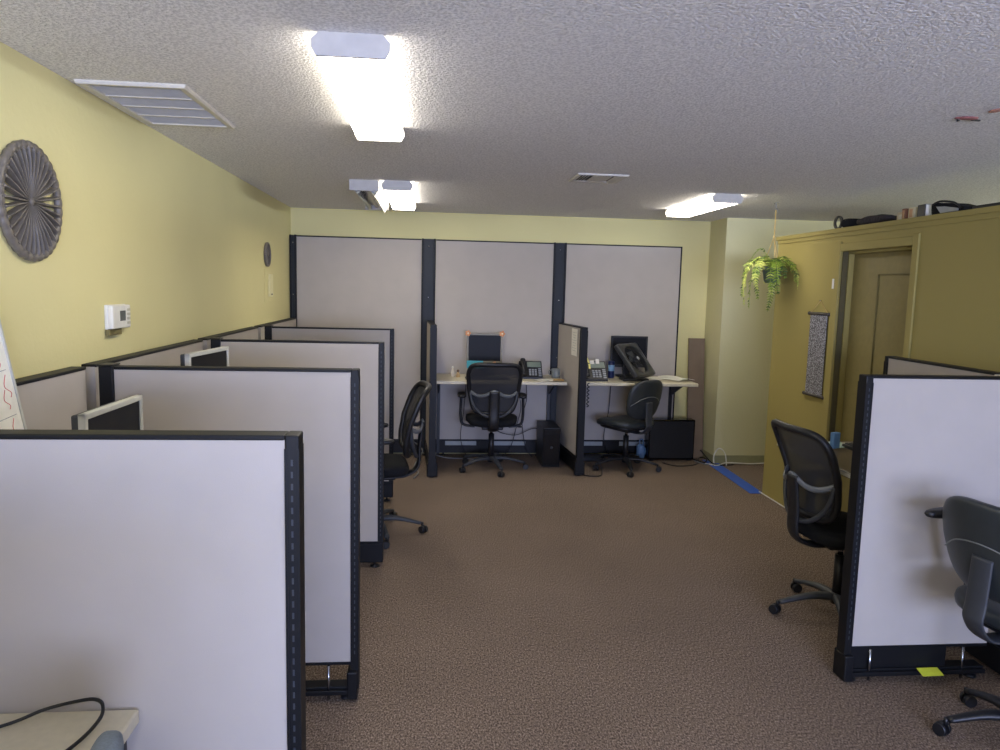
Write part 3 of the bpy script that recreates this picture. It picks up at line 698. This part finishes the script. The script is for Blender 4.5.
for k, (lb, pts, m_) in enumerate((
    ('black cable tangle strand from black box to corner', [(2.72, 7.2, .01), (2.78, 7.05, .01), (2.83, 7.12, .03), (2.80, 7.22, .02), (2.72, 7.08, .01)], CB),
    ('dark cable loop on the carpet right of black box', [(2.35, 7.05, .006), (2.45, 6.92, .006), (2.62, 6.95, .006), (2.72, 7.06, .006)], CB),
    ('grey cable strand lying beside the blue tape end', [(2.7, 7.1, .015), (2.78, 6.98, .006), (2.85, 7.02, .012), (2.83, 6.93, .006)], CG),
    ('black cable strand along the corner baseboard', [(2.8, 7.22, .1), (2.82, 7.12, .06), (2.84, 7.0, .02), (2.9, 6.94, .01), (3.05, 6.96, .01)], CB),
    ('white cable along the baseboard of cream wall', [(2.78, 7.02, .007), (2.87, 6.93, .01), (3.0, 7.0, .02), (3.25, 6.99, .012), (3.5, 7.02, .02)], CW),
    )):
    cable(lb, pts, .006, m_, grp='corner cables')
cable('white cable standing in a loop at the end of blue tape', [(2.86, 6.99, .005), (2.855, 6.99, .1), (2.9, 6.98, .17), (2.96, 6.97, .12), (2.965, 6.93, .004)], .006, CW)
cable('white cable along the foot of the mustard wall', [(2.872, 5.99, .007), (2.872, 5.5, .007), (2.872, 4.9, .007), (2.872, 4.2, .007)], .006, CW)
cable('grey cable on the floor behind the left mesh chair', [(-.2, 7.3, .2), (-.05, 7.1, .12), (-.12, 6.9, .02), (-.08, 6.65, .01), (-.12, 6.45, .01)], .006, CG)
q = MB(); q.ab((-.06, -.62, 0), (.06, .62, .004), bev=.001)
o = q.build('floor_tape', mat('blue_tape', (44, 92, 190), .5)); o.location = (2.853, 6.57, .001); o.rotation_euler = (0, 0, -.035); tag(o, 'strip of blue tape on the carpet by the mustard wall end', 'tape')
q = MB(); q.box((0, 0, .02), (.3, .07, .04), bev=.005); q.m(1)
for k in range(5): q.box((-.11+.05*k, 0, .042), (.03, .03, .006))
o = q.build('power_strip', [DGR, BLK]); o.location = (1.99, 7.22, 0); o.rotation_euler = (0, 0, .1); tag(o, 'dark power strip on the floor under the fan desk', 'power strip')
q = MB(); q.box((0, 0, .02), (.34, .16, .04), bev=.01); o = q.build('footrest', BLK); o.location = (1.6, 7.2, 0); tag(o, 'low black tray on floor left of the task chair', 'tray')
t = thing('plastic_bag', 'crumpled pale blue bag on the floor beside the black box', 'bag', (2.175, 7.24, 0))
q = MB(); q.sell((0, 0, .08), (.05, .04, .08), .8, .8, 16, 10, fn=lambda p: p*(1+.18*math.sin(40*p.x+31*p.z)*math.cos(37*p.y+20*p.z))); q.build('body', mat('pale_blue_bag', (92, 124, 160), .4), t)
q = MB(); q.tube(spl([(-.02, 0, .14), (-.01, 0, .2), (.02, 0, .2), (.03, 0, .14)]), .006, 6); q.build('handle', mat('pale_blue_bag', (92, 124, 160), .4), t)

# ------------------------------------------------------------------ chairs (facing local +Y)
def base_and_column(t, sh, leg_m=DGR, R=.32, rot=.3, col_m=BLK):
    q = MB(); q.cyl((0, 0, .07), (0, 0, .13), .032); q.cyl((0, 0, .12), (0, 0, sh-.16), .027); q.m(1).cyl((0, 0, sh-.17), (0, 0, sh-.075), .014); q.build('gas_column', [col_m, CHR], t)
    for k in range(5):
        a = rot+2*PI*k/5; c, s_ = math.cos(a), math.sin(a)
        q = MB(); pts = spl([(0, 0, .105), (c*R*.45, s_*R*.45, .108), (c*R*.97, s_*R*.97, .07)], 5)
        rad = [.03-.015*i/(len(pts)-1) for i in range(len(pts))]
        q.tube(pts, rad, 10, flat=(.75, 1.15), up=(0, 0, 1)); lg = q.build('base_leg', leg_m, t)
        cx, cy = c*R, s_*R; b = a+1.1+k*.9; u = Vector((math.cos(b), math.sin(b), 0)); p = Vector((cx, cy, .028))+Vector((-u.y, u.x, 0))*.012
        q = MB(); q.cyl((cx, cy, .05), (cx, cy, .078), .009, n=10)
        for sg in (-1, 1): q.cyl(p+u*.006*sg, p+u*.025*sg, .028, .024, n=18)
        q.sell(p+Vector((0, 0, .012)), (.014, .014, .02), .8, 1, 12, 8); q.build('caster', BLK, lg)
def mesh_chair(label, loc, rz, group=None, sh=.5, rot=.3):
    t = thing('office_chair', label, 'office chair', loc, rz, group)
    base_and_column(t, sh, DGR, .32, rot)
    def warp(p):
        z = p.z
        if p.y > 0: z -= .035*(p.y/.24)**2
        return Vector((p.x*(1-.06*(p.y < 0)), p.y, z+.012*(p.x/.24)**2))
    q = MB(); q.sell((0, .02, sh-.03), (.245, .24, .048), .55, .45, 36, 14, fn=warp); q.build('seat', FABK, t)
    q = MB(); q.box((0, 0, sh-.085), (.2, .26, .035), bev=.01); q.cyl((.1, .02, sh-.09), (.27, .04, sh-.1), .006); q.sell((.27, .04, sh-.1), (.03, .012, .008), 1, 1, 10, 6); q.build('tilt_mechanism', BLK, t)
    zb, zt = sh+.07, sh+.53
    def yb(z): u = (z-zb)/(zt-zb); return -.225-.035*math.sin(u*PI)*-1-.13*u
    def hw(z): u = (z-zb)/(zt-zb); return .185+.055*min(1, u*1.5)-.012*max(0, u-.6)
    def pt(u, z, dy=0): x = hw(z)*u; return Vector((x, yb(z)+.045*u*u+dy, z))
    loop = []
    for k in range(48):
        a = 2*PI*k/48; c, s_ = math.cos(a), math.sin(a); e = .32
        cu = math.copysign(abs(c)**e, c); su = math.copysign(abs(s_)**e, s_)
        z = (zb+zt)/2+(zt-zb)/2*su
        loop.append(pt(cu, z))
    q = MB(); q.tube(loop, .020, 8, closed=True); q.build('back_frame', BLK, t)
    q = MB(); rows = []
    for j in range(15):
        sj = -1+2*j/14
        z = (zb+zt)/2+(zt-zb)/2*sj
        lim = (1-abs(sj)**6.25)**(1/6.25) if abs(sj) < 1 else .6
        rows.append([pt(lim*(-1+2*i/14), z) for i in range(15)])
    vs = [[q.bm.verts.new(p) for p in rw] for rw in rows]
    for j in range(14):
        for i in range(14): q.bm.faces.new((vs[j][i], vs[j][i+1], vs[j+1][i+1], vs[j+1][i])).smooth = True
    q.build('back_mesh', MESH, t)
    zl = sh+.24
    q = MB(); q.tube(spl([pt(-.97, zl+.03, -.005), pt(-.72, zl-.0, -.045), pt(-.4, zl+.005, -.06), pt(0, zl+.045, -.065), pt(.4, zl+.005, -.06), pt(.72, zl, -.045), pt(.97, zl+.03, -.005)]), .012, 8, flat=(1.3, .7), up=(0, 0, 1)); q.build('lumbar_bar', GRY if False else mat('lumbar_grey', (98, 102, 106), .35), t)
    q = MB(); q.tube(spl([pt(-.97, zl+.03, -.01), pt(-.95, zl-.08, -.04), pt(-.6, zb+.0, -.05), pt(0, zb-.025, -.055), pt(.6, zb+.0, -.05), pt(.95, zl-.08, -.04), pt(.97, zl+.03, -.01)]), .013, 8); q.build('lumbar_hoop', DGR, t)
    q = MB(); pts = [(0, yb(zl)-.075, zl+.045), (0, yb(zb)-.07, zb+.05), (0, yb(zb)-.06, sh-.03), (0, -.2, sh-.09), (0, -.08, sh-.1)]
    q.tube(spl(pts), .05, 10, flat=(.28, 1.0), up=(0, 1, .3)); q.build('back_spine', BLK, t)
    for s_ in (-1, 1):
        q = MB(); q.tube(spl([(s_*.16, .0, sh-.09), (s_*.27, .0, sh-.07), (s_*.295, -.0, sh+.02), (s_*.29, -.01, sh+.19)]), .022, 8, flat=(.6, 1.3), up=(1, 0, 0)); ar = q.build('armrest', BLK, t)
        q = MB(); q.sell((s_*.285, .02, sh+.205), (.042, .125, .018), .6, .6, 20, 8); q.build('arm_pad', BLK, ar)
    return t
mc = mesh_chair('black mesh-back office chair at the far middle desk, seen from behind', (.60, 6.83, 0), -.02, rot=1.2)
c2 = copy_tree(mc); c2.location = (-.38, 5.0, 0); c2.rotation_euler = (0, 0, PI/2+.12); c2['label'] = 'black mesh-back office chair half hidden behind the third left partition'
c3 = copy_tree(mc); c3.location = (2.20, 3.60, 0); c3.rotation_euler = (0, 0, -PI/2+.08); c3['label'] = 'black mesh-back office chair at the brown desk on the right'
for c_, da in ((c2, -.38), (c3, -.41)):
    for ch in c_.children:
        if ch.name.startswith('base_leg'): ch.rotation_euler = (0, 0, da)
c2.location.x += .03
def task_chair(label, loc, rz, sh=.47, arms=False, bz=.22, m=VINYL, rot=.2, bh=.19, bw=.215, R=.31):
    t = thing('task_chair', label, 'office chair', loc, rz)
    base_and_column(t, sh, BLK, R, rot)
    q = MB(); q.sell((0, .02, sh-.03), (.24, .235, .045), .6, .6, 36, 14, fn=lambda p: Vector((p.x, p.y, p.z-(.03*(p.y/.235)**2 if p.y > 0 else 0)+.015*(p.x/.24)**2))); q.build('seat', m, t)
    q = MB(); q.sell((0, .02, sh-.06), (.215, .21, .03), .5, .6, 30, 8); q.box((0, 0, sh-.1), (.16, .2, .03), bev=.008); q.cyl((.1, .02, sh-.1), (.25, .04, sh-.11), .006); q.build('seat_pan', BLK, t)
    zc = sh+bz
    def wp(p):
        return Vector((p.x*(1-.10*(p.z < 0)*abs(p.z)/bh), p.y+.9*p.x*p.x-.22*p.z, p.z))
    q = MB(); q.sell((0, -.25, zc), (bw, .034, bh), .55, .62, 40, 18, fn=None)
    # superellipsoid axes: plan is x-y; make it rounder in elevation by warping width with height
    for v in q.bm.verts:
        p = v.co-Vector((0, -.25, zc)); u = p.z/bh
        p.x *= (1-.12*abs(u)**3); p = wp(p); v.co = p+Vector((0, -.25, zc))
    q.build('backrest', m, t)
    q = MB()
    def bkp(x, z): # rear surface of backrest
        return Vector((x, -.25-.036+.9*x*x-.22*(z-zc), z))
    q.tube(spl([bkp(-bw*.9, zc-.05)+Vector((0, .012, 0)), bkp(-bw*.5, zc+.01), bkp(0, zc+.03), bkp(bw*.5, zc+.01), bkp(bw*.9, zc-.05)+Vector((0, .012, 0))]), .0028, 6); q.build('seam_piping', mat('seam_grey', (120, 124, 122), .5), t)
    q = MB(); q.tube(spl([(0, -.275, zc-.02), (0, -.285, zc-bh), (0, -.29, sh-.03), (0, -.22, sh-.10), (0, -.06, sh-.11)], 8), .045, 12, flat=(.22, 1), up=(0, 1, .2)); q.build('back_bar', DGR, t)
    if arms:
        for s_ in (-1, 1):
            q = MB(); q.tube(spl([(s_*.14, .0, sh-.095), (s_*.27, .0, sh-.08), (s_*.29, -.0, sh+.05), (s_*.285, -.05, sh+.27)]), .018, 8, flat=(.6, 1.3), up=(1, 0, 0)); ar = q.build('armrest', BLK, t)
            q = MB(); q.sell((s_*.285, -.085, sh+.29), (.03, .17, .02), .6, .7, 20, 8); q.build('arm_pad', BLK, ar)
    return t
task_chair('grey vinyl task chair turned left in front of the fan desk', (1.90, 6.82, 0), .52, sh=.49, rot=.35)
task_chair('grey vinyl task chair cut off by the right edge, foreground', (2.295, 2.46, 0), -PI/2+.17, sh=.555, arms=True, bz=.235, rot=.53, bh=.185, bw=.235, R=.27)
task_chair('blue-grey upholstered chair, only its back top shows at lower left', (-.81, 1.13, 0), PI/2+.05, sh=.475, m=VINYB, bz=.28, bh=.19, bw=.17)

# ------------------------------------------------------------------ left foreground extras
WB = mat('whiteboard_face', (240, 238, 226), .25)
t = thing('whiteboard', 'whiteboard with red scribbles leaning at the left edge', 'whiteboard', (-1.19, 2.08, .85), 0)
ln = .87; ang = math.atan(.18)
TM = Matrix.Rotation(-ang, 4, 'Y')
q = MB(); q.ab((-.008, -.33, 0), (0, .33, ln)); q.xf(TM).build('board', WB, t)
q = MB(); q.ab((-.012, .322, 0), (.004, .332, ln)); q.ab((-.012, -.332, 0), (.004, -.322, ln)); q.ab((-.012, -.33, ln-.01), (.004, .33, ln)); q.ab((-.012, -.33, 0), (.004, .33, .01)); q.xf(TM).build('frame', SILV, t)
q = MB(); q.mi = 0
def scrib(y, z, s):
    q.tube(spl([(.0015, y, z+s), (.0015, y-.02*s/.04, z), (.0015, y+.3*s, z-.6*s), (.0015, y+.1*s, z-s)], 4), .0011, 5)
for y, z, s in ((.27, .62, .03), (.29, .53, .035), (.27, .49, .03), (.28, .40, .03), (.30, .34, .035), (.27, .2, .03), (.2, .5, .03), (.12, .5, .03)): scrib(y, z, s)
q.m(1)
for z in (.58, .44): q.tube([(.0012, .0, z-.02), (.0012, .3, z)], .0009, 5)
q.xf(TM).build('marker_writing', [mat('red_marker', (214, 120, 116), .5), mat('grey_marker', (120, 120, 126), .5)], t)
cable('thin black cable arching over the lower left desk', [(-1.05, 1.46, .763), (-.889, 1.546, .763), (-.817, 1.582, .777), (-.75, 1.59, .79), (-.712, 1.585, .795), (-.69, 1.567, .79), (-.685, 1.532, .777), (-.71, 1.46, .763), (-.78, 1.3, .76), (-.86, 1.1, .76)], .004, CB)

# ------------------------------------------------------------------ right side extras
q = MB(); q.box((0, 0, .045), (.045, .03, .09), bev=.003); o = q.build('tape_packet', mat('light_blue_packet', (104, 150, 204), .5)); o.location = (2.285, 3.88, .855); o.rotation_euler = (0, 0, .3); tag(o, 'small upright light blue packet on the brown desk', 'packet')
t = thing('keyboard', 'dark keyboard on the brown desk right of the blue packet', 'keyboard', (2.42, 3.72, .855), PI/2)
q = MB(); q.box((0, 0, .01), (.4, .14, .02), bev=.004); q.build('case', BLK, t)
q = MB()
for i in range(14):
    for j in range(5): q.box((-.18+.0275*i, -.048+.024*j, .022), (.022, .019, .006), bev=.001)
q.build('keys', DGR, t)
sheet('pale green-white sheet at the far end of brown desk', (2.34, 3.96, .855), .4, .18, .14, mat('mint_paper', (190, 214, 200), .8), curl=.002)
sheet('white sheet beside the keyboard on the brown desk', (2.46, 3.93, .857), -.3, .16, .12, curl=.002)
t = thing('cardboard_box', 'orange-brown cardboard box under the brown desk', 'box', (2.50, 3.86, 0), .1)
q = MB(); q.ab((-.1, -.12, 0), (.1, .08, .2), bev=.003); q.build('body', mat('cardboard', (176, 124, 72), .8), t)
q = MB(); q.box((-.05, -.02, .203), (.1, .19, .003), Euler((0, .08, 0))); q.box((.05, -.02, .203), (.1, .19, .003), Euler((0, -.08, 0))); q.build('flaps', mat('cardboard', (176, 124, 72), .8), t)
q = MB(); q.box((0, 0, 0), (.1, .05, .002), Euler((.25, 0, .0))); o = q.build('sticky_note', mat('lime_note', (206, 214, 60), .7)); o.location = (2.24, 2.905, .055); tag(o, 'yellow-green sticky note on the base of the right partition', 'sticky note')
q = MB(); q.box((0, 0, 0), (.05, .045, .03), bev=.002); o = q.build('paper_tag', PAPER); o.location = (2.548, 3.03, 1.36); tag(o, 'small white tag clipped on the partition top at right edge', 'tag')
# wall hanging
t = thing('wall_scroll', 'narrow printed cloth scroll hanging on the mustard wall', 'wall hanging', (XP-.012, 5.225, 1.575), 0); t.scale = (1, .88, 1)
SM = scroll_material()
def yy(z): return 0.0
q = MB(); q.ab((-.002, -.135, -.6), (.001, .135, 0)); q.build('printed_cloth', SM, t)
WD = mat('dark_rod', (70, 64, 58), .5)
q = MB(); q.cyl((0, -.16, 0), (0, .16, 0), .011); q.sell((0, -.16, 0), (.013, .016, .014), 1, 1, 10, 8); q.sell((0, .16, 0), (.013, .016, .014), 1, 1, 10, 8); q.build('top_rod', WD, t)
q = MB(); q.cyl((0, -.16, -.61), (0, .16, -.61), .011); q.sell((0, -.16, -.61), (.013, .016, .014), 1, 1, 10, 8); q.sell((0, .16, -.61), (.013, .016, .014), 1, 1, 10, 8); q.build('bottom_rod', WD, t)
q = MB(); q.tube([(0, -.13, .01), (.004, 0, .095)], .0025, 6); q.tube([(.004, 0, .095), (0, .13, .01)], .0025, 6); q.build('hanging_cord', ROPE, t)
q = MB(); q.cyl((.012, 0, .095), (-.004, 0, .097), .003, n=8); q.build('nail', CHR, t)

# things on top of the office
ZT = ZP
q = MB()
for k in range(3):
    q.tube([(.0, .045*math.cos(2*PI*i/24)+.01*k, .055+.042*math.sin(2*PI*i/24)) for i in range(24)], .006, 6, closed=True)
q.tube(spl([(0, -.04, .03), (.01, -.12, .01), (0, -.2, .008)]), .006, 6)
o = q.build('cable_coil', CB); o.location = (XP+.03, 5.12, ZT-.007); tag(o, 'loops of black cable at the left end atop the mustard wall', 'cable')
def lump(label, name, cat, y0, y1, hgt, m, x=XP+.06, dep=.12):
    q = MB(); L = (y1-y0)/2
    q.sell((0, 0, hgt/2), (dep/2, L, hgt/2), .6, .5, 40, 12, fn=lambda p: Vector((p.x*(1+.12*math.sin(23*p.y)), p.y, p.z*(1+.22*math.sin(17*p.y+2)+.1*math.sin(51*p.y)))))
    zmin = min(v.co.z for v in q.bm.verts)
    for v in q.bm.verts: v.co.z -= zmin
    o = q.build(name, m); o.location = (x, (y0+y1)/2, ZT); return tag(o, label, cat)
lump('small black pouch beside the cable loops atop mustard wall', 'pouch', 'pouch', 4.93, 5.06, .055, FABK)
lump('long dark crumpled jacket lying atop the mustard wall', 'folded_jacket', 'jacket', 4.53, 4.9, .05, mat('dark_cloth', (48, 42, 44), .9, bump=(60, .8, .02)))
q = MB(); q.box((0, 0, .03), (.1, .12, .06), bev=.002); q.m(1).box((-.0505, 0, .03), (.001, .08, .03)); o = q.build('small_carton', [mat('cream_carton', (214, 204, 184), .7), PAPER]); o.location = (XP+.12, 4.46, ZT); tag(o, 'cream carton atop the mustard wall beside dark jacket', 'carton')
q = MB(); q.box((0, 0, .035), (.09, .035, .07), bev=.002); q.m(1).box((-.046, 0, .035), (.001, .02, .05)); o = q.build('book', [mat('brown_book', (120, 76, 52), .7), mat('tan_book', (190, 150, 110), .7)]); o.location = (XP+.07, 4.385, ZT); tag(o, 'thin brown book standing atop the mustard wall', 'book')
q = MB(); q.box((0, 0, .035), (.09, .06, .07), bev=.002); q.m(1).box((-.0455, .005, .035), (.001, .03, .05)); o = q.build('small_carton', [mat('pale_carton', (206, 196, 160), .7), mat('tan_book', (190, 150, 110), .7)]); o.location = (XP+.07, 4.31, ZT); tag(o, 'pale carton atop the mustard wall left of black binder', 'carton')
q = MB(); q.box((0, 0, .038), (.1, .07, .076), bev=.003); q.m(1).box((0, -.037, .038), (.09, .004, .07)); o = q.build('binder', [BLK, PAPER]); o.location = (XP+.07, 4.215, ZT); tag(o, 'black binder standing atop the mustard wall', 'binder')
t = thing('equipment_bag', 'black open bag with white contents atop the mustard wall', 'bag', (XP+.08, 4.02, ZT))
q = MB(); q.prism([(-.15, 0), (.11, 0), (.12, .065), (.09, .075), (-.04, .06), (-.15, .03)], -.05, .06, 'x'); q.build('body', FABK, t)
q = MB(); q.prism([(-.11, .01), (.03, .01), (.07, .05), (-.0, .045), (-.11, .025)], -.056, -.05, 'x'); q.build('contents', mat('grey_contents', (170, 172, 168), .6), t)
q = MB(); q.tube(spl([(-.05, .11, .065), (-.05, .05, .078), (-.05, -.05, .065), (-.05, -.1, .045), (-.05, -.13, .02)]), .006, 6); q.build('strap', BLK, t)
q = MB(); q.box((0, 0, .0125), (.12, .3, .025), bev=.008); o = q.build('flat_case', BLK); o.location = (XP+.09, 3.66, ZT); tag(o, 'low black flat case atop the mustard wall, farthest right', 'case')

# ------------------------------------------------------------------ hanging fern
t = thing('hanging_fern', 'green fern in a hanging pot near the mustard wall corner', 'hanging plant', (2.765, 5.80, 0), 0)
zp = 1.80
q = MB(); q.lathe((0, 0, zp), [(.045, 0), (.06, .02), (.075, .11), (.08, .115), (.08, .13), (.072, .13), (.068, .115), (.004, .112)], n=28); q.build('pot', mat('grey_green_pot', (86, 98, 92), .6), t)
q = MB(); q.lathe((0, 0, 2.40), [(.003, .04), (.02, .038), (.02, .032), (.003, .03)], n=12); q.tube(spl([(0, 0, 2.43), (.0, 0, 2.4), (.012, 0, 2.39), (.006, 0, 2.378), (-.004, 0, 2.385)]), .003, 6); q.build('ceiling_hook', CHR, t)
q = MB()
for k in range(3):
    a = 2*PI*k/3+.4; q.tube([(0, 0, 2.17), (.08*math.cos(a), .08*math.sin(a), zp+.12), (.076*math.cos(a), .076*math.sin(a), zp+.09)], .0035, 6)
q.tube([(0, 0, 2.385), (.001, 0, 2.17)], .005, 6); q.sell((0, 0, 2.17), (.009, .009, .014), 1, 1, 10, 8); q.build('hanger_cord', ROPE, t)
LEAFS = [mat('frond_green', (134, 160, 52), .55), mat('frond_light', (204, 212, 110), .55), mat('frond_dark', (66, 98, 30), .6)]
NF = 34
for k in range(NF):
    a = 2*PI*k*.38197+random.uniform(-.15, .15)
    out = random.uniform(.17, .29); drop = random.choice((-.03, .04, .1, .18, .27))+random.uniform(-.03, .03); up = random.uniform(.04, .10)
    z0 = zp+.12
    if k == 5: a, out, drop, up = 2.6, .2, -.08, .16
    if drop > .2: out = random.uniform(.14, .24)
    P = spl([(0, 0, z0), (math.cos(a)*out*.45, math.sin(a)*out*.45, z0+up), (math.cos(a)*out*.85, math.sin(a)*out*.85, z0+up*.4-drop*.12), (math.cos(a)*out, math.sin(a)*out, z0-drop*.55), (math.cos(a+.12)*out*.98, math.sin(a+.12)*out*.98, z0-drop-.06)], 6)
    # resample evenly
    seg = [0]
    for i in range(1, len(P)): seg.append(seg[-1]+(P[i]-P[i-1]).length)
    T = seg[-1]; nn = int(T/.021); PP = []
    for j in range(nn+1):
        u = T*j/nn; i = 1
        while i < len(P)-1 and seg[i] < u: i += 1
        PP.append(P[i-1].lerp(P[i], (u-seg[i-1])/max(1e-6, seg[i]-seg[i-1])))
    q = MB(); q.tube(PP, .0018, 4)
    side = Vector((-math.sin(a), math.cos(a), 0))
    for j in range(2, nn):
        p = PP[j]; tdir = (PP[min(j+1, nn)]-PP[j-1]).normalized(); u = j/nn
        ll = .040*math.sin(PI*min(1, .18+u*.82))**.7+.008; q.mi = random.choice((0, 0, 1, 2))
        sd = (side-tdir*side.dot(tdir)).normalized(); nr = sd.cross(tdir)
        for sg in (-1, 1):
            dv = (sd*sg+tdir*random.uniform(.2, .5)+nr*random.uniform(-.45, .25)+Vector((0, 0, -.15))).normalized()*ll*random.uniform(.75, 1.1)
            wv = tdir*.0062; up_ = dv.cross(tdir).normalized()*.001
            mid = p+dv*.45; tip = p+dv+Vector((0, 0, -.003))
            q.rings([[p-wv*.5, p+up_, p+wv*.5], [mid-wv, mid+up_*1.8, mid+wv], [tip-wv*.15, tip+up_*.3, tip+wv*.15]], smooth=False)
    rdm = random.random()
    q.build('frond', [LEAFS[0], LEAFS[1], LEAFS[2]] if rdm < .5 else [LEAFS[1], LEAFS[0], LEAFS[2]] if rdm < .8 else [LEAFS[2], LEAFS[0], LEAFS[0]], t)
